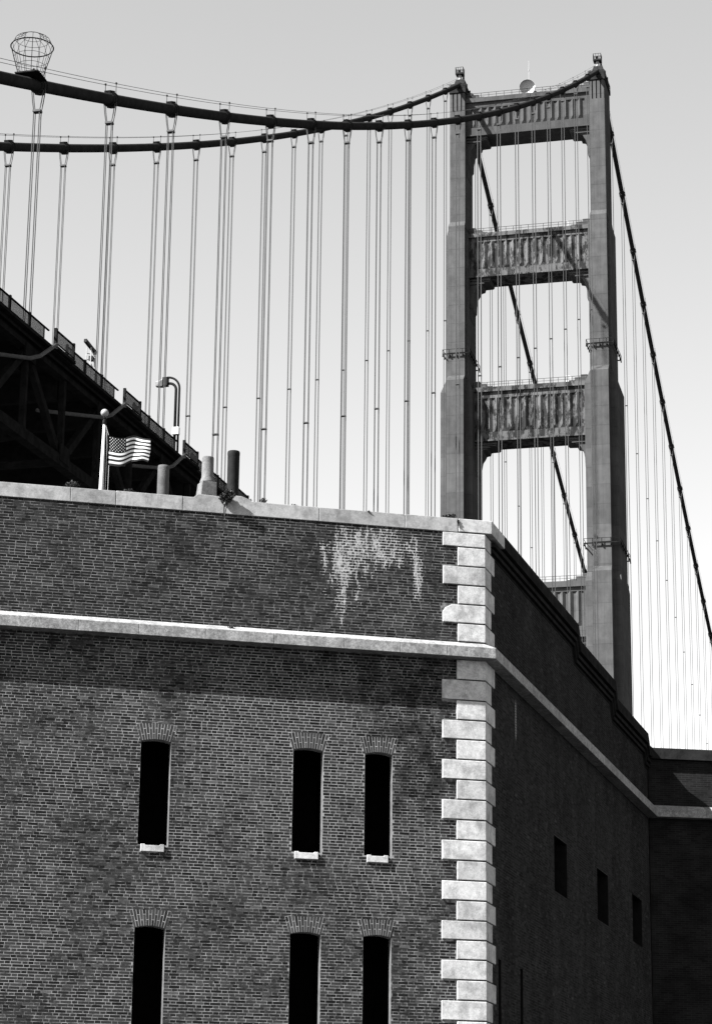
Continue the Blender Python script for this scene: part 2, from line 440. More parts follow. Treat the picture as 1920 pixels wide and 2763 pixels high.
for ua, ub, za, zb in ((0, 9.8, 18.3, 19.15), (9.8, 14.8, 18.3, 18.8)):
    sw.add([F2(ua, MV, za), F2(ub, MV, za), F2(ub, MV, zb), F2(ua, MV, zb)], [(0, 1, 2, 3)])
side = sw.build('side_wall', MORT2, fort, fix=False)
# plain lower walls, flank and the rest of the body (below or beyond what the picture shows)
def mat_brick_tex(name, Qo, d, lo, hi, mo):
    t = NT(name, .9, 0); u, z, uvv = t.uv(Qo, d)
    n = t.t.nodes.new('ShaderNodeTexBrick'); t.L(uvv, n.inputs['Vector'])
    n.inputs['Scale'].default_value = 1; n.inputs['Brick Width'].default_value = .2175; n.inputs['Row Height'].default_value = CH; n.inputs['Mortar Size'].default_value = .0055
    for k, x in (('Color1', lo), ('Color2', hi), ('Mortar', mo)): n.inputs[k].default_value = (x, x, x, 1)
    b = t.t.nodes.new('ShaderNodeRGBToBW'); t.L(n.outputs['Color'], b.inputs[0])
    return t.out(t.math('MULTIPLY', b.outputs[0], t.ramp(t.noise(1.2, 4), .3, .7, .7, 1.3)))
lw = MB()
lw.add([F1(UL-25, -QP, ZG-.2), F1(0, -QP, ZG-.2), F1(0, -QP, ZB), F1(UL-25, -QP, ZB)], [(0, 1, 2, 3)])
lw.add([F1(UL-25, -QP, ZB), F1(UL, -QP, ZB), F1(UL, -QP, 19.2), F1(UL-25, -QP, 19.2)], [(0, 1, 2, 3)])
lw.build('lower_front_wall', mat_brick_tex('brick_front_far', Q, d1, .04, .06, .2), fort, fix=False)
lw = MB(); lw.add([F2(0, -QP, ZG-.2), F2(U3, -QP, ZG-.2), F2(U3, -QP, ZB), F2(0, -QP, ZB)], [(0, 1, 2, 3)])
lw.build('lower_side_wall', mat_brick_tex('brick_side_far', Q, d2, .035, .05, .06), fort, fix=False)
FL = 9.0
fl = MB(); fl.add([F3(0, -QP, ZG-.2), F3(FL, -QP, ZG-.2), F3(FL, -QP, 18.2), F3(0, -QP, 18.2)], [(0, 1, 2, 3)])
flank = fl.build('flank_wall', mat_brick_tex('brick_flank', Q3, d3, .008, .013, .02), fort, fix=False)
E4 = F3(FL, 0, 0); d4 = d2
rf = MB(); poly = [F1(UL-25, -.3, 17.9), F1(0, -.3, 17.9), F2(U3, -.3, 17.9), F3(FL, -.3, 17.9), E4+d4*25+V3(0, 0, 17.9), E4+d4*25-d1*50+V3(0, 0, 17.9), F1(UL-25, -45, 17.9)]
rf.add(poly, [tuple(range(7))]); 
e = E4-n2*QP
rf.add([e+V3(0, 0, ZG), e+d4*25+V3(0, 0, ZG), e+d4*25+V3(0, 0, 18.2), e+V3(0, 0, 18.2)], [(0, 1, 2, 3)])
for a, b in ((3, 4), (4, 5), (5, 6), (6, 0)):
    P, S = poly[a], poly[b]; rf.add([P, S, V3(S[0], S[1], ZG), V3(P[0], P[1], ZG)], [(0, 1, 2, 3)])
rf.build('roof_terrace', ROOFM, fort, fix=False)
# rear face of the parapets
pb = MB(); pb.add([F1(UL-25, -.9, 17.9), F1(-.3, -.9, 17.9), F1(-.3, -.9, 19.16), F1(UL-25, -.9, 19.16)], [(0, 1, 2, 3)])
pb.build('parapet_back', DARKB, fort, fix=False)

B1 = lay(1); B2 = lay(2)
# the 300 front bricks that show largest in the frame are parts of their own
def area(b):
    c = F1((b[0]+b[1])/2, 0, (b[2]+b[3])/2); x, y = proj(c)
    if not (140 < x < 1780 and 140 < y < 2625): return 0
    x0, y0 = proj(F1(b[0], 0, b[2])); x1, y1 = proj(F1(b[1], 0, b[3])); return abs((x1-x0)*(y1-y0))
order = sorted(range(len(B1)), key=lambda i: -area(B1[i]))
own = set(order[:300])
for i in order[:300]: bricks_mesh('brick', [B1[i]], F1, BRICK, front)
tag(bricks_mesh('brickwork', [b for i, b in enumerate(B1) if i not in own], F1, BRICK, front), kind='stuff')
tag(bricks_mesh('side_brickwork', [(a, b, c, dd, e_, (.55*t+.45*.020)*1.0) for a, b, c, dd, e_, t in B2], F2, BRICK2, side), kind='stuff')

# window arches, reveals, sills, chambers
for wi, (u0, u1, z0, zs) in enumerate(windows):
    W = u1-u0; uc = (u0+u1)/2
    rise = .05
    soff = lambda u: zs+rise*(1-((u-uc)/(W/2))**2)
    topz = lambda k: zs+ARH+.05*(1-(2*k-1)**2)
    nv = 13
    am = MB()
    kk = [i/nv for i in range(nv+1)]
    inner = [(u0-.012+(W+.024)*k, soff(min(max(u0+W*k, u0), u1))) for k in kk]; outer = [(u0-.115+(W+.23)*k, topz(k)) for k in kk]
    am.extr(inner+outer[::-1], F1, MV+.0003, -.28)
    arch = am.build('window_arch', ARCHM, fort)
    for j in range(nv):
        long_first = j % 2 == 0
        cut = .66 if long_first else .34
        for (s0, s1) in ((0, cut), (cut, 1)):
            def at(k, s): a = np.array(inner[0])*0; p = (1-s)*np.array(P0(k))+s*np.array(P1(k)); return p
            P0 = lambda k: (u0-.012+(W+.024)*k, soff(min(max(u0+W*k, u0), u1)))
            P1 = lambda k: (u0-.115+(W+.23)*k, topz(k))
            g = .10/nv; gs = .020
            poly = [at(j/nv+g, s0+gs*(s0 > 0)), at((j+1)/nv-g, s0+gs*(s0 > 0)), at((j+1)/nv-g, s1-gs), at(j/nv+g, s1-gs)]
            mb = MB(); mb.extr([tuple(q) for q in poly], F1, -QP+R.uniform(.0002, .001), -QP-.1)
            bo = mb.build('arch_brick', BRICK, arch)
            a_ = bo.data.attributes.new('tone', 'FLOAT', 'FACE'); tv = max(.012, R.gauss(.029, .008)); a_.data.foreach_set('value', [tv]*len(bo.data.polygons))
    rv = MB(); D = -.24
    def quad(a, b, c, d_): rv.add([a, b, c, d_], [(0, 1, 2, 3)])
    zt = zs+.055
    quad(F1(u1, MV, z0), F1(u1, D, z0), F1(u1, D, zt), F1(u1, MV, zt))
    quad(F1(u0, D, z0), F1(u0, MV, z0), F1(u0, MV, zt), F1(u0, D, zt))
    quad(F1(u0, MV, z0), F1(u1, MV, z0), F1(u1, D, z0), F1(u0, D, z0))
    rv.build('window_reveal', REVEAL, fort, fix=False)
    chm = MB(); x0, x1, za, zb_, vb = u0-.5, u1+.5, z0-.25, zs+.3, -2.2
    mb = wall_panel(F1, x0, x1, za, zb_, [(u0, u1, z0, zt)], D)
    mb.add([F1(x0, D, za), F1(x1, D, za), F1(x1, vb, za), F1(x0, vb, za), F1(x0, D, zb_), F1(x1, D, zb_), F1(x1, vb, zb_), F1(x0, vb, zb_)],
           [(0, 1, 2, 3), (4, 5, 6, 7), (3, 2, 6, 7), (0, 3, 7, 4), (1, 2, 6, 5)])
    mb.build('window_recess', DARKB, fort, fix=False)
    # sill block with raised ends
    a, b = u0+.065, u1-.085
    sm = MB()
    sm.extr([(a, z0-.135), (b, z0-.135), (b, z0+.012), (b-.075, z0+.012), (b-.095, z0-.012), (a+.095, z0-.012), (a+.075, z0+.012), (a, z0+.012)], F1, .012, -.26)
    sm.build('window_sill', GRAN, fort, bevel=.006)
for (u0, u1, z0, z1) in ports+slits:
    mb = MB(); D = -.9; s = .25
    o = [(u0, z0), (u1, z0), (u1, z1), (u0, z1)]
    P = [F2(u, MV, z) for u, z in o]+[F2(u, D, z) for u, z in o]+[F2(u, -2.5, z) for u, z in o]
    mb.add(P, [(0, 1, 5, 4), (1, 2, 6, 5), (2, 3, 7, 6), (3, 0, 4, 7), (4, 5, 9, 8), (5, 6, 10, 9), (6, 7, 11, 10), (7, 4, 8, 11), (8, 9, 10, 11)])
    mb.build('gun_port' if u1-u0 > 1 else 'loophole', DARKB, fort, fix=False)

# corner blocks
def quoin(z0, z1, l, r, o=0.0, chip=None, name='quoin_stone', mat=None, o2=None):
    g = .016; o2 = o if o2 is None else o2
    C = corner(o, o2); A = Q-d1*l+n1*o; Bp = Q+d2*r+n2*o2
    dd = .35
    Ai = A-n1*dd; Bi = Bp-n2*dd; Ci = corner(o-dd, o2-dd)
    pts = [A, C, Bp, Bi, Ci, Ai]
    mb = MB()
    jl = [0]*6
    z0 += g; z1 -= g*.6
    P = [q+V3(0, 0, z0) for q in pts]+[q+V3(0, 0, z1) for q in pts]
    if chip == 'top':
        # broken upper left corner
        A1 = A+d1*.20
        A2 = A1-n1*dd
        P = [q+V3(0, 0, z0) for q in pts]+[A1+V3(0, 0, z1)]+[q+V3(0, 0, z1) for q in pts[1:5]]+[A2+V3(0, 0, z1)]
        P += [A+V3(0, 0, z0+.22), Ai+V3(0, 0, z0+.22), A+d1*.06+V3(0, 0, z0+.31), Ai+d1*.06+V3(0, 0, z0+.31)]
        mb.add(P, [(5, 4, 3, 2, 1, 0), (6, 7, 8, 9, 10, 11), (0, 1, 7, 6, 14, 12), (1, 2, 8, 7), (2, 3, 9, 8), (3, 4, 10, 9), (4, 5, 13, 15, 11, 10), (5, 0, 12, 13), (12, 14, 15, 13), (14, 6, 11, 15)])
    else:
        mb.add(P, [(5, 4, 3, 2, 1, 0), (6, 7, 8, 9, 10, 11)]+[(i, (i+1) % 6, (i+1) % 6+6, i+6) for i in range(6)])
    return mb.build(name, mat or GRAN, fort, bevel=.012)
for i, (z0, z1, l, r) in enumerate(quoin_rows):
    jit = R.uniform(-.006, .006)
    quoin(z0, z1, l+R.uniform(-.006, .006), r, jit*.5, 'top' if (i == 1) else None)
# mortar core behind the blocks
cm = MB(); lo, hi = ZB-5, 19.17
pts = [F1(-.58, -.02, 0), corner(-.02, -.02), F2(.5, -.02, 0), F2(.5, -.5, 0), F1(-.58, -.5, 0)]
cm.add([q+V3(0, 0, lo) for q in pts]+[q+V3(0, 0, hi) for q in pts], [(0, 1, 6, 5), (1, 2, 7, 6)])
cm.build('corner_core', MORT2, fort, fix=False)

# coping stones along the front, corner cap
cj = [UL-25, -30, -26, -22, -18.5, -15.2, -12.4, -10.6, -8.83, -7.9, -6.51, -5.63, -3.62, -1.756, -.60]
for a, b in zip(cj[:-1], cj[1:]):
    g = .005; dz = R.uniform(-.004, .004); o = -.012+R.uniform(-.004, .004)
    mb = MB()
    if (a, b) == (-6.51, -5.63):    # raised stone under the chimney pedestal
        mb.extr([(a+g, COPB), (b-.012, COPB), (b-.012, COPT), (b-.10, COPT+.06), (-6.13, COPT+.075), (-6.20, COPT+.07), (-6.28, COPT), (a+g, COPT)], F1, o, -1.0)
    elif (a, b) == (-5.63, -3.62):
        mb.extr([(a+.004, COPB), (b-g, COPB), (b-g, COPT), (-5.04, COPT), (-5.12, COPT+.045), (-5.27, COPT+.10), (-5.55, COPT+.11), (-5.60, COPT+.02)], F1, o, -1.0)
    else: mb.extr([(a+g, COPB), (b-g, COPB), (b-g, COPT+dz), (a+g, COPT+dz)], F1, o, -1.0)
    mb.build('coping_stone', GRAN3, fort, bevel=.009)
mb = MB(); C = corner(.004, .13); zz = (19.18, 19.47)
pts = [Q-d1*.585+n1*.004, C, F2(1.30, .13, 0), F2(1.30, -.8, 0), F1(-.585, -.9, 0)]
mb.add([q+V3(0, 0, zz[0]) for q in pts]+[q+V3(0, 0, zz[1]) for q in pts], [(4, 3, 2, 1, 0), (5, 6, 7, 8, 9)]+[(i, (i+1) % 5, (i+1) % 5+5, i+5) for i in range(5)])
mb.build('corner_cap_stone', GRAN, fort, bevel=.012)

# ledge (string course) with sloping top, stone by stone
def ledge_stone(F, a, b, miter_a=None, miter_b=None, mat=None, p=S_P, parent=fort):
    prof = [(-.2, S_BOT), (p, S_BOT), (p, S_FACE), (-.03, S_TOP), (-.2, S_TOP)]
    mb = MB(); P = []
    for end, mit in ((a, miter_a), (b, miter_b)):
        for v, z in prof: P.append(mit(v, z) if mit else F(end, v, z))
    n = len(prof)
    mb.add(P, [tuple(range(n)), tuple(range(2*n-1, n-1, -1))]+[(i, i+n, (i+1) % n+n, (i+1) % n) for i in range(n)])
    return mb.build('ledge_stone', mat or GRAN2, parent, bevel=.008)
mit = lambda v, z: corner(v, v)+V3(0, 0, z)
sj = [UL-25, -33, -28, -24, -20, -17, -14.5, -12.6, -10.7, -8.59, -7.37, -6.0, -4.58, -3.10, -1.916, -.9]
for a, b in zip(sj[:-1], sj[1:]): ledge_stone(F1, a+.003, b-.003)
ledge_stone(F1, -.9+.003, 0, None, mit)
sj = [0, 1.7, 3.4, 5.0, 6.9, 8.6, 10.4, 12.1, 14, 15.7, 17.5, 19, U3]
def corner3(v):
    A = np.array([n2[:2], n3[:2]]); x = np.linalg.solve(A, np.array([v, v])); return Q3+V3(x[0], x[1], 0)
mit3 = lambda v, z: corner3(v)+V3(0, 0, z)
for i, (a, b) in enumerate(zip(sj[:-1], sj[1:])):
    ledge_stone(F2, a+.003, b-.003, mit if i == 0 else None, mit3 if i == len(sj)-2 else None)
ledge_stone(F3, 0, 1.6, mit3); ledge_stone(F3, 1.606, 3.4); ledge_stone(F3, 3.406, 6); ledge_stone(F3, 6.006, FL)

# side parapet: corbelled bands that step down away from the corner
path = [(1.305, 0), (9.58, 0), (9.84, -.35), (14.60, -.35), (14.88, -.77), (19.62, -.77), (19.88, -1.06), (U3, -1.06)]
def band(name, zt, zb, v, uoff=0, u_start=1.305):
    mb = MB()
    pth = [(u_start, 0)]+[(u+(uoff if 0 < i < 7 else 0), z) for i, (u, z) in enumerate(path)][1:]
    for (ua, za), (ub, zb2) in zip(pth[:-1], pth[1:]):
        mb.extr([(ua, zb+za), (ub, zb+zb2), (ub, zt+zb2), (ua, zt+za)], F2, v, -.55)
    return mb.build(name, CORB, fort, fix=False)
band('parapet_cap', 19.47, 19.19, .13)
band('corbel_band', 19.125, 19.03, .085, -.07, .54)
band('corbel_band', 18.985, 18.90, .045, -.13, .54)
band('parapet_core', 19.30, 18.84, -.02, -.13, .3)
# flank parapet
mb = MB(); mb.extr([(-.2, 18.1), (FL, 18.1), (FL, 18.41), (-.2, 18.41)], F3, .10, -.6); mb.build('flank_cap', CORB, fort, fix=False)

# chimneys on the fort
def lathe(prof, c, n=20):
    mb = MB(); k = len(prof)
    P = [(c[0]+r*math.cos(2*math.pi*j/n), c[1]+r*math.sin(2*math.pi*j/n), z) for r, z in prof for j in range(n)]
    fs = [(i*n+j, i*n+(j+1) % n, (i+1)*n+(j+1) % n, (i+1)*n+j) for i in range(k-1) for j in range(n)]
    fs += [tuple(range(n-1, -1, -1)), tuple(range((k-1)*n, k*n))]
    return mb.add(P, fs)
def chim(name, b, u, r, prof, mat, label):
    c = F1(u, -b, 0)
    o = lathe(prof, c, 24).build(name, mat, fort, smooth=False)
    for p_ in o.data.polygons: p_.use_smooth = abs(p_.normal.z) < .5
    o['label'] = label
    return o
chim('chimney', 12, -4.985, .15, [(.155, 17.9), (.150, 23.0), (.150, 23.80), (.143, 23.87), (.118, 23.875), (.118, 23.0)], CEM, 'short grey cement chimney pipe')
chim('chimney', .6, -5.90, .125, [(.165, 19.97), (.163, 20.0), (.140, 20.06), (.127, 20.10), (.125, 20.52), (.120, 20.545), (.095, 20.548), (.095, 20.2)], STONEP, 'pale stone chimney with flared foot on a square base')
chim('chimney', 4, -4.70, .133, [(.137, 17.9), (.135, 20.8), (.137, 21.72), (.141, 21.74), (.141, 21.80), (.131, 21.825), (.108, 21.83), (.108, 21.0)], IRON, 'tall dark iron chimney pipe')
# pedestal, turned so that its lit side shows
mb = MB(); pc = F1(-5.91, -.58, 0); ang = rad(62.2-90+14); e1 = V3(math.cos(ang*0+rad(90-62.2)), math.sin(rad(90-62.2)), 0)
ex = heading(62.2-9); ey = V3(ex[1], -ex[0], 0)
FP = lambda u, v, z: pc+u*ex+v*ey+V3(0, 0, z)
mb.hexa([FP(-.20, .18, 19.54), FP(.165, .18, 19.54), FP(.165, -.18, 19.54), FP(-.20, -.18, 19.54), FP(-.155, .165, 19.97), FP(.16, .165, 19.97), FP(.16, -.165, 19.97), FP(-.155, -.165, 19.97)])
mb.build('chimney_pedestal', STONEP, fort, bevel=.012)

# ------------------------------------------------------------------ shrubs and tufts on the parapet
def shrub(name, loc, rx, ry, rz, n, ls, label, stem=None, up=.3):
    t = thing(name, loc, label, 'plant')
    rr = random.Random(int(abs(loc[0]*997+loc[2]*31)))
    mb = MB(); loc = np.array(loc)
    for i in range(n):
        while True:
            q = V3(rr.uniform(-1, 1), rr.uniform(-1, 1), rr.uniform(-1, 1))
            if q@q < 1: break
        lump = .75+.5*mnoise.noise(Vector(q*2.2))
        c = loc+q*V3(rx, ry, rz)*lump+V3(0, 0, rz*up)
        a = V3(rr.gauss(0, 1), rr.gauss(0, 1), rr.gauss(.4, 1)); a /= np.linalg.norm(a); b = np.cross(a, V3(rr.gauss(0, 1), rr.gauss(0, 1), rr.gauss(0, 1))); b /= np.linalg.norm(b)+1e-9
        l = ls*rr.uniform(.6, 1.5); wv = l*.33
        mb.add([c-a*l*.5, c+b*wv, c+a*l*.6, c-b*wv], [(0, 1, 2, 3)])
    mb.build('foliage', LEAF, t, fix=False)
    sm = MB()
    for i in range(4):
        q = V3(rr.uniform(-.5, .5)*rx, rr.uniform(-.5, .5)*ry, rz*.5)
        sm.tube([stem if stem is not None else loc-V3(0, 0, rz*.6), loc-V3(0, 0, rz*.25)+q*.3, loc+q], [.010, .007, .004], 5)
    sm.build('stem', TWIG, t)
    return t
shrub('shrub', F1(-5.59, .06, 19.47), .20, .06, .17, 1500, .04, 'round bushy shrub growing from a joint in the coping beside the dark chimney', stem=F1(-5.625, -.01, 19.12))
shrub('shrub', F1(-8.72, -.75, 19.70), .19, .12, .12, 400, .035, 'dark shrub behind the coping left of the flagpole')
shrub('grass_tuft', F1(-7.57, -.5, 19.62), .13, .08, .06, 120, .045, 'thin grass tuft on the coping just right of the flagpole')
shrub('grass_tuft', F1(-5.06, -.35, 19.57), .11, .08, .05, 110, .035, 'low weedy tuft on the coping just right of the bushy shrub')
shrub('shrub', F1(-4.70, -.6, 19.66), .10, .1, .08, 160, .03, 'small dark rounded weed on the coping right of the chimneys')
shrub('grass_tuft', F1(-4.02, -.6, 19.635), .09, .1, .02, 60, .03, 'flat low weed on the middle of the coping')
shrub('grass_tuft', F1(-.72, -.2, 19.54), .24, .10, .055, 220, .04, 'straggling grass tuft on the coping beside the corner cap')
shrub('grass_tuft', F1(-.60, .015, 19.36), .025, .02, .11, 60, .03, 'narrow dark weed hanging in the joint beside the corner cap')
shrub('grass_tuft', F1(-2.55, -.01, 19.46), .04, .03, .03, 40, .02, 'tiny weed at the edge of the coping above the white stains')
shrub('grass_tuft', F1(-5.45, .12, 16.72), .09, .07, .05, 90, .03, 'dark weed growing on the granite ledge below the shrub')
shrub('grass_tuft', F2(3.3, -.1, 19.50), .25, .1, .035, 120, .03, 'dark weed on top of the shaded side parapet')

# ------------------------------------------------------------------ flagpole and flag (inner court of the fort)
PB = 45.0
base = F1(-2.10, -PB, 17.9)
pole = thing('flagpole', base, 'tall white flagpole with a ball top rising behind the coping', 'flagpole')
top = F1(-2.045, -PB, 35.80)
mb = MB(); mb.tube([base, F1(-2.08, -PB, 28), F1(-2.06, -PB, 33), top], [.13, .115, .098, .05], 18); o = mb.build('shaft', WHITE, pole)
for p_ in o.data.polygons: p_.use_smooth = abs(p_.normal.z) < .5
lathe([(.075, 35.80), (.08, 35.86), (.07, 35.95), (.045, 35.97), (.035, 36.02), (.07, 36.05), (.05, 36.08), (.02, 36.10), (.02, 36.16)], top, 16).build('truck', GUN, pole)
mb = lathe([(.155*math.sin(math.pi*i/12)+.001, 36.27-.155*math.cos(math.pi*i/12)) for i in range(13)], top, 20); mb.build('ball_finial', PALE, pole, smooth=True)
mb = MB(); mb.tube([F1(-2.0, -PB+.02, 35.75), F1(-1.93, -PB+.03, 35.4), F1(-1.90, -PB+.03, 34.9), F1(-1.97, -PB+.02, 20)], .010, 4)
mb.tube([F1(-1.99, -PB+.05, 35.75), F1(-1.86, -PB+.05, 35.35)], .010, 4); mb.tube([F1(-1.80, -PB+.05, 34.1), F1(-1.83, -PB+.05, 28), F1(-1.95, -PB+.05, 20)], .010, 4)
mb.build('halyard', WHITE, pole)
flag = thing('flag', F1(-1.84, -PB+.05, 34.1), 'striped flag with a starred corner streaming to the right from the pole', 'flag')
NX, NY = 60, 39
def fpos(s, t_):   # s along fly 0..1, t_ down the hoist 0..1
    u = -1.83+s*1.62-.03*math.sin(s*9+.5)-.05*t_*s+.05*(1-abs(2*t_-1))*s
    amp = .02+.05*s
    v = .05+amp*math.sin(s*8.2-.6+t_*.9)+.02*s*math.sin(s*15+t_*3)
    zt = 35.33+.10*s-.085*math.sin(s*math.pi*1.05)-.05*math.sin(s*7.5+.6)*s
    zb = 34.10+.40*s*s-.05*math.sin(s*7.5-.2)*s+.04*math.sin(s*16)*s
    dz = (.095*math.sin(s*6.8-2.4)+.008*math.sin(s*14+t_*2))*min(1, s*1.6)
    return F1(u+.04*t_*(1-s), -PB+v, zt+(zb-zt)*t_+dz)
mb = MB(); P = [fpos(i/NX, j/NY) for j in range(NY+1) for i in range(NX+1)]
mb.v = [tuple(q) for q in P]
for j in range(NY):
    for i in range(NX):
        mb.f.append((j*(NX+1)+i, j*(NX+1)+i+1, (j+1)*(NX+1)+i+1, (j+1)*(NX+1)+i))
        stripe = j//3
        mb.m.append(2 if (i < NX*.4 and stripe < 7) else (1 if stripe % 2 == 0 else 0))
mb.build('cloth', [CLOTHW, CLOTHD, CLOTHC], flag, smooth=True, fix=False)
st = MB()
for rI in range(9):
    for c in range(6 if rI % 2 == 0 else 5):
        s = .4*(c*2+1+(rI % 2))/12; t_ = (7/13)*(rI+1)/10
        p0 = fpos(s, t_); ea = fpos(s+.004, t_)-p0; ea /= np.linalg.norm(ea); eb = fpos(s, t_-.006)-p0; eb /= np.linalg.norm(eb)
        nn = np.cross(ea, eb); nn *= (1 if (CAM-p0)@nn > 0 else -1)
        pts = [p0+nn*.004+(.026 if k % 2 == 0 else .011)*(math.sin(k*math.pi/5)*ea+math.cos(k*math.pi/5)*eb) for k in range(10)]
        st.add(pts, [tuple(range(10))])
st.build('stars', CLOTHW, flag, fix=False)

# ------------------------------------------------------------------ bridge: tower
LX = 13.715
tower = thing('bridge_tower', (0, 0, 0), 'tall stepped steel bridge tower of two legs joined by ribbed cross struts', 'tower')
for sx in (-1, 1):
    c = (sx*LX, 0)
    mb = MB()
    mb.frus(c, 196.1, 3.0, 7.5, 219.4, 3.0, 7.5)
    # main shaft steps with sloping ledges
    mb.frus(c, 194.85, 3.2, 9.5, 196.099, 3.0, 7.5, 1); mb.frus(c, 164.3, 3.2, 9.5, 194.849, 3.2, 9.5)
    mb.frus(c, 162.9, 3.4, 13.0, 164.299, 3.2, 9.5, 1); mb.frus(c, 125.0, 3.4, 13.0, 162.899, 3.4, 13.0)
    mb.frus(c, 123.9, 3.55, 15.0, 124.999, 3.4, 13.0, 1); mb.frus(c, 0, 3.9, 16.0, 123.899, 3.55, 15.0)
    leg = mb.build('leg', [TOW, PALE if False else TOW], tower, fix=False)
    wg = MB()   # wider side cells
    wg.frus(c, 193.3, 4.2, 7.8, 195.6, 3.02, 7.0); wg.frus(c, 163.9, 4.2, 7.8, 193.299, 4.2, 7.8)
    wg.frus(c, 161.0, 6.1, 9.6, 163.899, 4.21, 7.6); wg.frus(c, 124.5, 6.1, 9.6, 160.999, 6.1, 9.6)
    wg.frus(c, 122.6, 6.6, 11.4, 124.499, 6.11, 9.5); wg.frus(c, 0, 7.2, 12.0, 122.599, 6.6, 11.4)
    wg.build('leg_side_cells', TOW, tower, fix=False)
    # fluted top
    ft = MB(); ft.box((c[0]-1.5, -3.45, 219.4), (c[0]+1.5, 3.45, 223.4))
    for k in range(4):
        x0 = c[0]-1.5+k*.8; ft.box((x0, -3.75, 219.4), (x0+.56, -3.449, 223.3)); ft.box((x0, 3.449, 219.4), (x0+.56, 3.75, 223.3))
    ft.build('fluted_top', TOW, tower, fix=False)
    # saddle housing
    sh = MB(); sh.frus(c, 223.4, 3.3, 7.9, 224.2, 3.3, 7.9); sh.frus(c, 224.2, 2.7, 7.0, 226.3, 2.2, 3.6); sh.frus(c, 226.3, 2.2, 3.6, 227.6, 1.7, 2.2)
    for y in (-3, -1.5, 1.5, 3): sh.box((c[0]-1.55, y-.12, 224.2), (c[0]+1.55, y+.12, 225.6+(.6 if abs(y) < 2 else 0)))
    sh.build('cable_saddle', CABLE, tower, fix=False)
    # beacon cage on top
    bx = c[0]-.25
    bk = MB(); bk.tube([(bx, 0, 227.5), (bx, 0, 229.0)], .34, 10)
    bo = bk.build('beacon', PALE, tower)
    pf = MB(); pf.box((bx-.78, -.78, 229.0), (bx+.78, .78, 229.32))
    for a in (-.74, -.25, .25, .74):
        for b in (-.74, .74): pf.bar((bx+a, b, 229.3), (bx+a, b, 230.5), .07, .07); pf.bar((bx+b, a, 229.3), (bx+b, a, 230.5), .07, .07)
    for z in (229.9, 230.45):
        for b in (-.74, .74): pf.bar((bx-.75, b, z), (bx+.75, b, z), .06, .06); pf.bar((bx+b, -.75, z), (bx+b, .75, z), .06, .06)
    pf.box((bx-.28, -.28, 229.32), (bx+.15, .28, 230.1)); pf.bar((bx+.62, .3, 225.5), (bx+.62, .3, 229.1), .3, .3); pf.bar((bx+.95, .9, 225.0), (bx+.7, .5, 229.1), .12, .12)
    pf.build('beacon_platform', GUN, tower, fix=False)
    # top railing
    rl = MB()
    for y0 in (-3.9, 3.9):
        rl.bar((c[0]-1.6, y0, 225.3), (c[0]+1.6, y0, 225.3), .06, .06); rl.bar((c[0]-1.6, y0, 224.8), (c[0]+1.6, y0, 224.8), .05, .05)
        for k in range(5): rl.bar((c[0]-1.6+.8*k, y0, 224.2), (c[0]-1.6+.8*k, y0, 225.3), .06, .06)
    for x0 in (-1.6, 1.6):
        for z in (224.8, 225.3): rl.bar((c[0]+x0, -3.9, z), (c[0]+x0, 3.9, z), .06, .06)
        for k in range(1, 9): rl.bar((c[0]+x0, -3.9+.87*k, 224.2), (c[0]+x0, -3.9+.87*k, 225.3), .06, .06)
    rl.build('top_railing', RAILM, tower, fix=False)
    # rings of the painters' gantry
    for zb, wb, db, ws, ds in ((168.6, 3.2, 9.5, 4.2, 8.0), (129.3, 3.4, 13.0, 5.8, 11.0)):
        gm = MB(); x1 = ws/2+.45; y1 = db/2+.45
        for z in (zb, zb+.9): 
            for a, b in (((-x1, -y1), (x1, -y1)), ((x1, -y1), (x1, y1)), ((x1, y1), (-x1, y1)), ((-x1, y1), (-x1, -y1))):
                gm.bar((c[0]+a[0], a[1], z), (c[0]+b[0], b[1], z), .16 if z == zb else .07, .2 if z == zb else .07)
        for k in range(5):
            x = c[0]-x1+2*x1*k/4
            for y in (-y1, y1): gm.bar((x, y, zb-.5), (x, y, zb+.9), .12, .12); gm.bar((x, y, zb-.45), (x, y*(1-.45/y1), zb-.1), .2, .25)
        for k in range(1, 6):
            y = -y1+2*y1*k/6
            for x in (c[0]-x1, c[0]+x1): gm.bar((x, y, zb-.5), (x, y, zb+.9), .12, .12)
        gm.build('gantry_ring', STEEL, tower, fix=False)
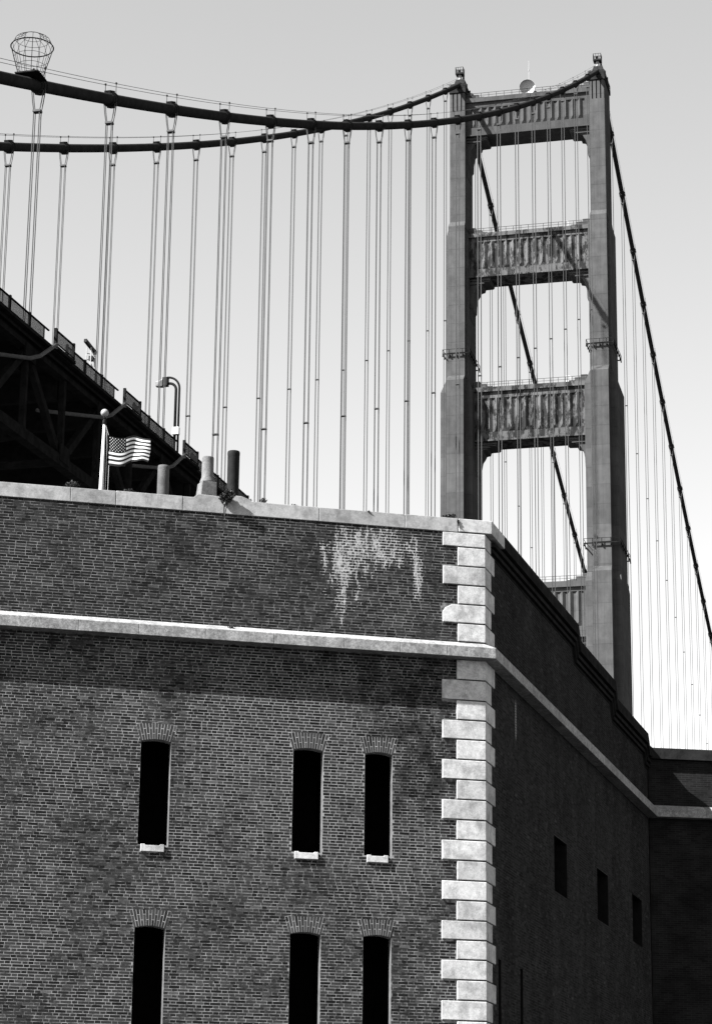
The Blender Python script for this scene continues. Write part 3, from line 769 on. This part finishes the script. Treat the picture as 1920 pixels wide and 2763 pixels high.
# struts
def strut(zt, zc, r1, r0, zb, xi, mat, br):
    F = lambda u, v, z: V3(u, -v, z)
    hy = 2.75
    fr = MB(); fr.box((-xi, -hy+.28, zb+.02), (xi, hy-.28, zt-.02))
    body = fr.build('strut', mat, tower, fix=False)
    fm = MB()
    for s in (-1, 1):
        y0, y1 = sorted((s*hy, s*(hy-.279)))
        fm.box((-xi, y0, zb), (xi, y1, r0)); fm.box((-xi, y0, r1), (xi, y1, zc))
        fm.box((-xi, y0, r0), (-xi+1.0, y1, r1)); fm.box((xi-1.0, y0, r0), (xi, y1, r1))
    fm.build('strut_frame', mat, body, fix=False)
    cn = MB(); cn.box((-xi, -hy-.45, zc), (xi, hy+.45, zt)); cn.box((-xi, -hy-.18, zb-.16), (xi, hy+.18, zb+.1)); cn.build('strut_flange', mat, body, fix=False)
    n = int(round((2*xi-2.2)/1.42)); pw = (2*xi-2.2)/n
    for s in (-1, 1):
        for k in range(n):
            x0 = -xi+1.1+k*pw
            mb = MB(); yb = s*(hy-.279); yo = s*(hy+.12)
            xa, xb, xm = x0+.02, x0+pw*.80, x0+pw*.42
            h = .75
            P = [(xa, yb, r0+.02), (xb, yb, r0+.02), (xm, yo, r0+h), (xa, yb, r1), (xb, yb, r1), (xm, yo, r1)]
            mb.add(P, [(0, 1, 2), (3, 5, 4), (0, 2, 5, 3), (1, 4, 5, 2), (0, 3, 4, 1)])
            mb.build('rib', mat, body)
    # corner brackets with stepped soffit
    for s in (-1, 1):
        poly = [(xi, zb), (xi-br*.78, zb), (xi-br*.78, zb-.75), (xi-br*.74, zb-.95), (xi-br*.46, zb-1.0), (xi-br*.43, zb-1.55), (xi-br*.30, zb-1.7), (xi-br*.25, zb-2.3), (xi-br*.17, zb-2.5-br*.08), (xi-br*.12, zb-3.3-br*.2), (xi-br*.11, zb-3.6-br*.45), (xi-br*.03, zb-3.9-br*.5), (xi-br*.03, zb-4.0-br*.8), (xi, zb-4.2-br*.8)]
        mb = MB(); mb.extr([(s*x, z) for x, z in poly], F, -2.2, 2.2); mb.build('bracket', TOW, body)
        lm = MB()
        for kx, dz in ((.78, .55), (.55, 1.2)):
            x0, x1 = sorted((s*xi, s*(xi-br*kx)))
            lm.box((x0, -2.5, zb-dz-.16), (x1, -2.201, zb-dz))
        lm.build('bracket_ledge', TOW, body, fix=False)
    # railing and small gear on top
    rl = MB()
    for y in (-hy-.3, hy+.3):
        rl.bar((-xi, y, zt+1.0), (xi, y, zt+1.0), .06, .06); rl.bar((-xi, y, zt+.5), (xi, y, zt+.5), .05, .05)
        for k in range(17): x = -xi+2*xi*k/16; rl.bar((x, y, zt), (x, y, zt+1.02), .07, .07)
    rl.build('strut_railing', RAILM, body, fix=False)
    # haunches where the strut deck rises to the legs
    for s in (-1, 1):
        hm = MB()
        for a, hh in ((0, 1.5), (1.2, 1.0), (2.3, .5)):
            x0, x1 = sorted((s*(xi-a-1.2), s*(xi-a))); hm.box((x0, -2.4, zt), (x1, 2.4, zt+hh))
        hm.build('strut_haunch', TOW, body, fix=False)
    return body
strut(222.25, 221.35, 220.2, 216.05, 214.45, 12.2, TOWC, 5.2)
strut(193.6, 192.8, 191.9, 186.3, 184.8, 11.65, TOWB, 5.2)
strut(162.1, 161.2, 160.0, 153.25, 151.6, 10.85, TOWB, 5.6)
strut(123.4, 122.3, 121.5, 114.9, 113.0, 10.6, TOW, 6.0)
# white gear boxes on the struts
for z in (193.6, 162.1, 123.4):
    mb = MB(); mb.box((6.4, -1.5, z+.6), (7.5, -.6, z+.75)); mb.box((6.6, -1.4, z), (7.3, -.8, z+.55)); mb.bar((6.45, -1.5, z), (6.45, -1.5, z+1.7), .07, .07); mb.bar((7.45, -1.5, z), (7.45, -1.5, z+1.7), .07, .07); mb.bar((6.45, -1.5, z+1.7), (7.45, -1.5, z+1.7), .07, .07)
    mb.build('gear_box', WHITE, tower, fix=False)
# dish and whip aerial on the top strut
dish = thing('dish_antenna', (-.5, 0, 222.25), 'large round dish antenna on top of the highest cross strut', 'antenna')
ax = V3(.12, -.97, -.12); ax /= np.linalg.norm(ax)
e1 = np.cross(V3(0, 0, 1), ax); e1 /= np.linalg.norm(e1); e2 = np.cross(ax, e1); dc = V3(-.5, .2, 225.05)
mb = MB(); n = 28; rings = []
prof = [(0.02, -.42), (.5, -.38), (.95, -.27), (1.3, -.12), (1.55, 0), (1.55, .42), (1.60, .42), (1.60, 0), (1.34, -.2), (.98, -.36), (.52, -.47), (.02, -.5)]
P = [dc+r*(math.cos(2*math.pi*j/n)*e1+math.sin(2*math.pi*j/n)*e2)+h*ax for r, h in prof for j in range(n)]
mb.add(P, [(i*n+j, i*n+(j+1) % n, (i+1)*n+(j+1) % n, (i+1)*n+j) for i in range(len(prof)-1) for j in range(n)])
mb.build('reflector', DISHM, dish, smooth=False)
mb = MB(); mb.bar((-.5, .6, 222.25), (-.5, 1.0, 225.0), .4, .4); mb.bar((.6, .9, 222.25), (1.0, .7, 224.3), .5, .5); mb.bar((.2, .4, 222.3), (1.3, .4, 222.9), .6, .9); mb.build('mount', GUN, dish, fix=False)
wa = thing('whip_antenna', (-.44, .5, 222.25), 'thin white whip aerial rising above the dish antenna', 'antenna')
mb = MB(); mb.tube([(-.44, 1.6, 222.25), (-.44, 1.6, 226.5), (-.44, 1.6, 231.5)], [.04, .025, .018], 6); mb.build('rod', WHITE, wa)
mb = MB(); mb.tube([(-.41, 1.6, 229.3), (-.41, 1.6, 229.6)], .11, 6); mb.build('coupling', PALE, wa)

# ------------------------------------------------------------------ bridge: cables and suspenders
SP = 15.24
def cz(y):
    if y <= 0:
        s = -y; return 227.15-.46847*s-.5*6.5767e-4*s*(343-s)
    return 227.15-.447*y+.5*6.98e-4*y*y
def cable(sx, label):
    t = thing('main_cable', (sx*LX, 0, 227.15), label, 'cable', group='main cables of the bridge')
    ys = [-343+343*i/90 for i in range(90)]+[0]+[420*i/60 for i in range(1, 61)]
    for nm, a in (('side_span_cable', [y for y in ys if y <= 0]), ('main_span_cable', [y for y in ys if y >= 0])):
        mb = MB(); mb.tube([(sx*LX, y, cz(y)) for y in a], .462, 16); mb.build(nm, CABLE, t, smooth=True)
    wr = MB()
    for dx in (-.45, .45):
        wr.tube([(sx*LX+dx, y, cz(y)+1.32) for y in ys if -343 <= y <= 300], .022, 4)
    wr.build('hand_rope', ROPE, t, fix=False)
    for k in list(range(-22, 0))+list(range(1, 21)):
        y = k*SP; z = cz(y); sl = (cz(y+.1)-cz(y-.1))/.2
        tv = V3(0, 1, sl); tv /= np.linalg.norm(tv); x = sx*LX; c = V3(x, y, z); up = np.cross(V3(1, 0, 0), tv)
        mb = MB(); mb.tube([c-tv*.62, c-tv*.55, c+tv*.55, c+tv*.62], [.50, .56, .56, .50], 16)
        # saddle ridge and bolt flanges
        for q in (-.3, .3): mb.tube([c+tv*(q-.07), c+tv*(q+.07)], .63, 16)
        mb.bar(c-tv*.6+up*.60, c+tv*.6+up*.60, .5, .16); mb.bar(c-tv*.55-up*.60, c+tv*.55-up*.60, .34, .18)
        for q in (-.45, .45): mb.tube([c+V3(q, 0, .3), c+V3(q, 0, 1.34)], .028, 5); mb.box(c+V3(q-.06, -.06, 1.28), c+V3(q+.06, .06, 1.42))
        mb.build('cable_band', CABLE, t, fix=False)
        zb = 79.0+.012*y if y > -1 else 66.5+.039*(y+281.4)
        if z-zb < 3: continue
        sm = MB(); zp = z-2.05
        for dy in (-.17, .17):
            for s in (-1, 1):
                sm.tube([(x+s*.47, y+dy, z+.1), (x+s*.46, y+dy, z-.45), (x+s*.36, y+dy, z-1.3), (x+s*.235, y+dy, zp), (x+s*.225, y+dy, zp-.4), (x+s*.225, y+dy, zb)], .037, 6, cap=False)
        sm.box((x-.30, y-.24, zp-.10), (x+.30, y+.24, zp+.06))
        drop = 48-1.07*abs(k); zs_ = z-drop if z-zb > drop+4 else None
        if zs_:
            sm.box((x-.27, y-.21, zs_), (x+.27, y+.21, zs_+.10))
        sm.build('suspender', ROPE, t, fix=False)
    return t
cable(1, 'thick main cable nearer the viewer, running up to the right tower leg')
cable(-1, 'thick main cable farther away, running up to the left tower leg')

# work cage riding on the near cable at the left edge
cage = thing('work_cage', (LX, -291.0, cz(-291)), 'round wire work cage riding on the near cable at the upper left', 'cage')
mb = MB(); yc = -291.2; zc0 = cz(-291)+.55; N = 16
for k in range(N):
    a = 2*math.pi*k/N; ca, sa = math.cos(a), math.sin(a)
    mb.tube([(LX+.9*ca, yc+.9*sa, zc0), (LX+1.55*ca, yc+1.55*sa, zc0+2.3), (LX+1.25*ca, yc+1.25*sa, zc0+2.9), (LX+.5*ca, yc+.5*sa, zc0+3.3)], .018, 4)
for r, z in ((.9, 0), (1.1, .7), (1.3, 1.4), (1.55, 2.3), (1.25, 2.9), (.8, 3.15)):
    pts = [(LX+r*math.cos(2*math.pi*k/24), yc+r*math.sin(2*math.pi*k/24), zc0+z) for k in range(25)]; mb.tube(pts, .05 if r == 1.55 else .018, 4)
mb.build('wire_frame', RAILM, cage, fix=False)
mb = MB(); mb.box((LX-.9, yc-.9, zc0-.1), (LX+.9, yc+.9, zc0)); mb.build('floor', RAILM, cage, fix=False)

# ------------------------------------------------------------------ bridge: deck with stiffening trusses
deck = thing('bridge_deck', (0, -240, 66), 'dark bridge roadway on deep steel trusses, seen from below with a picket railing', 'bridge deck')
GR = .039
zr = lambda y: 68.44+GR*(y+281.4)     # railing top on the near side
HS = SP/2
k0, k1 = -45, -24                      # truss points in half panels
def zt_(y): return zr(y)-1.45          # truss top chord (top)
for sx in (-1, 1):
    X = sx*13.75
    ya, yb = k0*HS, 420
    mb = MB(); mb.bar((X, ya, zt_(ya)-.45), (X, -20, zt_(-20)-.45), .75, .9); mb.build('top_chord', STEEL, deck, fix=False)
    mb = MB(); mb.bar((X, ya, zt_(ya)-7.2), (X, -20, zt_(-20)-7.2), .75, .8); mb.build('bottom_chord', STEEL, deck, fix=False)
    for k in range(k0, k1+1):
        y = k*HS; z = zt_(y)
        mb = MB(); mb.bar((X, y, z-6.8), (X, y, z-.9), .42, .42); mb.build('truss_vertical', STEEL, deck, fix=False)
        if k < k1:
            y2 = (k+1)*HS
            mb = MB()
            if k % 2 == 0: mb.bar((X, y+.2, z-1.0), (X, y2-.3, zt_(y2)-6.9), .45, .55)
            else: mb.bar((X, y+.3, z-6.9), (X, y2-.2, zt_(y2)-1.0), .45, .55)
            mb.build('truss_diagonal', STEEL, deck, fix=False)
        # gusset plates
        if k % 2 != 0:
            mb = MB(); mb.box((X+sx*.3, y-1.0, z-7.3), (X+sx*.42, y+1.0, z-6.0)); mb.build('gusset_plate', STEEL, deck, fix=False)
        else:
            mb = MB(); mb.box((X+sx*.3, y-1.0, z-1.7), (X+sx*.42, y+1.0, z-.6)); mb.build('gusset_plate', STEEL, deck, fix=False)
for k in range(k0, k1+1):               # floor beams and bottom laterals
    y = k*HS; z = zt_(y)
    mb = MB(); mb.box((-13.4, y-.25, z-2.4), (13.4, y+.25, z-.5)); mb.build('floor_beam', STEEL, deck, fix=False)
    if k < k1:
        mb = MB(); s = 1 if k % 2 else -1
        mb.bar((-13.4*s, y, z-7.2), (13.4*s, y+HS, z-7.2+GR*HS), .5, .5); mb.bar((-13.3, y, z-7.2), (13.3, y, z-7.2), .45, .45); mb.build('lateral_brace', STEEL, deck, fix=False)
mb = MB(); ya = k0*HS
for a, b in ((ya, -20),):
    P = [(-15, a, zr(a)-1.35), (14.9, a, zr(a)-1.35), (14.9, b, zr(b)-1.35), (-15, b, zr(b)-1.35)]
    mb.hexa([(x, y, z-.25) for x, y, z in P]+P)
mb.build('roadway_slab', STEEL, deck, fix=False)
mb = MB()                               # the span beyond the tower
for a, b in ((-20, 420),):
    za, zb_ = zr(a)-1.35, zr(a)-1.35+.012*(b-a)
    P = [(-15, a, za), (15, a, za), (15, b, zb_), (-15, b, zb_)]; mb.hexa([(x, y, z-1.6) for x, y, z in P]+P)
    for X in (-13.75, 13.75): mb.bar((X, a, za-7), (X, b, zb_-7), .75, .8)
mb.build('far_span', STEEL, deck, fix=False)
# fascia: thin bright flange over a plate
mb = MB(); a, b = k0*HS, -25
mb.bar((14.55, a, zr(a)-1.30), (14.55, b, zr(b)-1.30), .35, .10); mb.build('fascia_flange', RAILM, deck, fix=False)
mb = MB(); mb.bar((14.42, a, zr(a)-1.62), (14.42, b, zr(b)-1.62), .08, .5); mb.build('fascia_plate', STEEL, deck, fix=False)
# railing, panel by panel; bays that stand out at every panel point
PN = 3.81
y = k0*HS-1.2; i = 0
while y < -205:
    y2 = y+PN; m_ = (y+y2)/2
    ph = ((m_+286.2) % SP)
    out = ph < 2.0 or ph > SP-2.0
    X = 14.95 if out else 14.4
    z0, z1 = zr(y), zr(y2)
    mb = MB()
    mb.bar((X, y, z0-.04), (X, y2, z1-.04), .12, .09); mb.bar((X, y, z0-1.0), (X, y2, z1-1.0), .08, .07)
    n = 24
    nxt = ((m_+PN+286.2) % SP); gap = 6 if (not out and (nxt < 2.0 or nxt > SP-2.0)) else 0
    if gap: mb.bar((X, y2-.95, z0-1.0), (X, y2-.95, z0), .1, .1)
    for j in range(1, n-gap):
        yy = y+PN*j/n; zz = z0+(z1-z0)*j/n; mb.bar((X, yy, zz-1.0), (X, yy, zz-.06), .03, .06)
    mb.build('railing_panel', RAILM, deck, fix=False)
    mb = MB(); mb.bar((X, y, z0-1.25), (X, y, z0+.09), .2, .2)
    if out: mb.bar((X, y2-.12, z1-1.25), (X, y2-.12, z1+.09), .2, .2)
    mb.build('railing_post', RAILM, deck, fix=False)
    if out:
        mb = MB(); P = [(14.3, y, z0-1.28), (15.15, y, z0-1.28), (15.15, y2, z1-1.28), (14.3, y2, z1-1.28)]; mb.hexa([(a_, b_, c_-.22) for a_, b_, c_ in P]+P); mb.build('bay_floor', STEEL, deck, fix=False)
        # bent outrigger pipe under the bay
        mb = MB(); mb.tube([(15.1, y-.2, z0-1.25), (15.0, y-3.0, z0-3.1), (14.6, y-3.9, z0-3.55), (11.5, y-9.5, z0-4.6)], .15, 8); mb.build('outrigger_pipe', CEM, deck)
    y = y2; i += 1
# far-side railing
mb = MB(); a, b = k0*HS, -205
for dz in (0, -1.0): mb.bar((-14.4, a, zr(a)+dz), (-14.4, b, zr(b)+dz), .12, .1)
yy = a
while yy < b: mb.bar((-14.4, yy, zr(yy)-1.2), (-14.4, yy, zr(yy)), .12, .12); yy += 1.27
mb.build('far_railing', RAILM, deck, fix=False)
# small frames and rails on the sidewalk
fr = thing('sign_frame', (14.0, -276.9, zr(-276.9)-1.2), 'pale metal post frame standing at the bridge railing', 'frame')
mb = MB(); zf = zr(-276.9)
for x in (13.75, 14.1):
    for yv in (-277.3, -276.4): mb.bar((x, yv, zf-1.2), (x, yv, zf+1.75), .07, .07)
for z in (.2, .8, 1.3): mb.bar((13.75, -277.3, zf+z), (13.75, -276.4, zf+z+.25), .05, .05); mb.bar((14.1, -277.3, zf+z+.3), (14.1, -276.4, zf+z), .05, .05)
mb.build('lattice', PALE, fr, fix=False)
mb = MB(); mb.bar((13.9, -278.1, zf+2.05), (14.0, -276.0, zf+1.75), .22, .26); mb.bar((13.9, -276.8, zf+1.1), (13.9, -276.4, zf+1.1), .3, .35); mb.build('lamp_bar', GUN, fr, fix=False)

# street lamp on the deck: twin curved pipes carrying a lantern
lamp = thing('street_lamp', (13.4, -253.8, zr(-253.8)-1.2), 'dark street lamp with a curved twin arm above the bridge railing', 'street lamp')
yl = -253.8; X = 13.5; zl = zr(yl)-1.2
def arc(x0, rr_, top_, end):
    pts = [(x0, yl, zl), (x0, yl, top_-rr_)]
    for k in range(1, 9):
        a = math.pi/2*k/8; pts.append((x0-rr_*(1-math.cos(a)), yl, top_-rr_+rr_*math.sin(a)))
    return pts+[(end, yl, top_-.03)]
mb = MB(); mb.tube(arc(X, 1.05, 76.15, X-1.25), .095, 10); mb.build('arm', GUN, lamp, smooth=True)
mb = MB(); mb.tube(arc(X-.30, .6, 75.60, X-1.25), .12, 10); mb.build('arm', GUN, lamp, smooth=True)
mb = MB(); mb.box((X-.46, yl-.2, 70.95), (X+.10, yl+.2, 71.6)); mb.build('notice_plate', WHITE, lamp, bevel=.02)
mb = MB(); mb.box((X-1.48, yl-.25, 75.37), (X-1.02, yl+.25, 76.15)); mb.build('lantern_housing', GUN, lamp, bevel=.04)
mb = MB(); mb.hexa([(X-2.1, yl-.22, 75.37), (X-1.48, yl-.26, 75.31), (X-1.48, yl+.26, 75.31), (X-2.1, yl+.22, 75.37), (X-2.12, yl-.18, 75.80), (X-1.48, yl-.24, 75.97), (X-1.48, yl+.24, 75.97), (X-2.12, yl+.18, 75.80)]); mb.build('lantern_glass', LGLASS, lamp, bevel=.05)
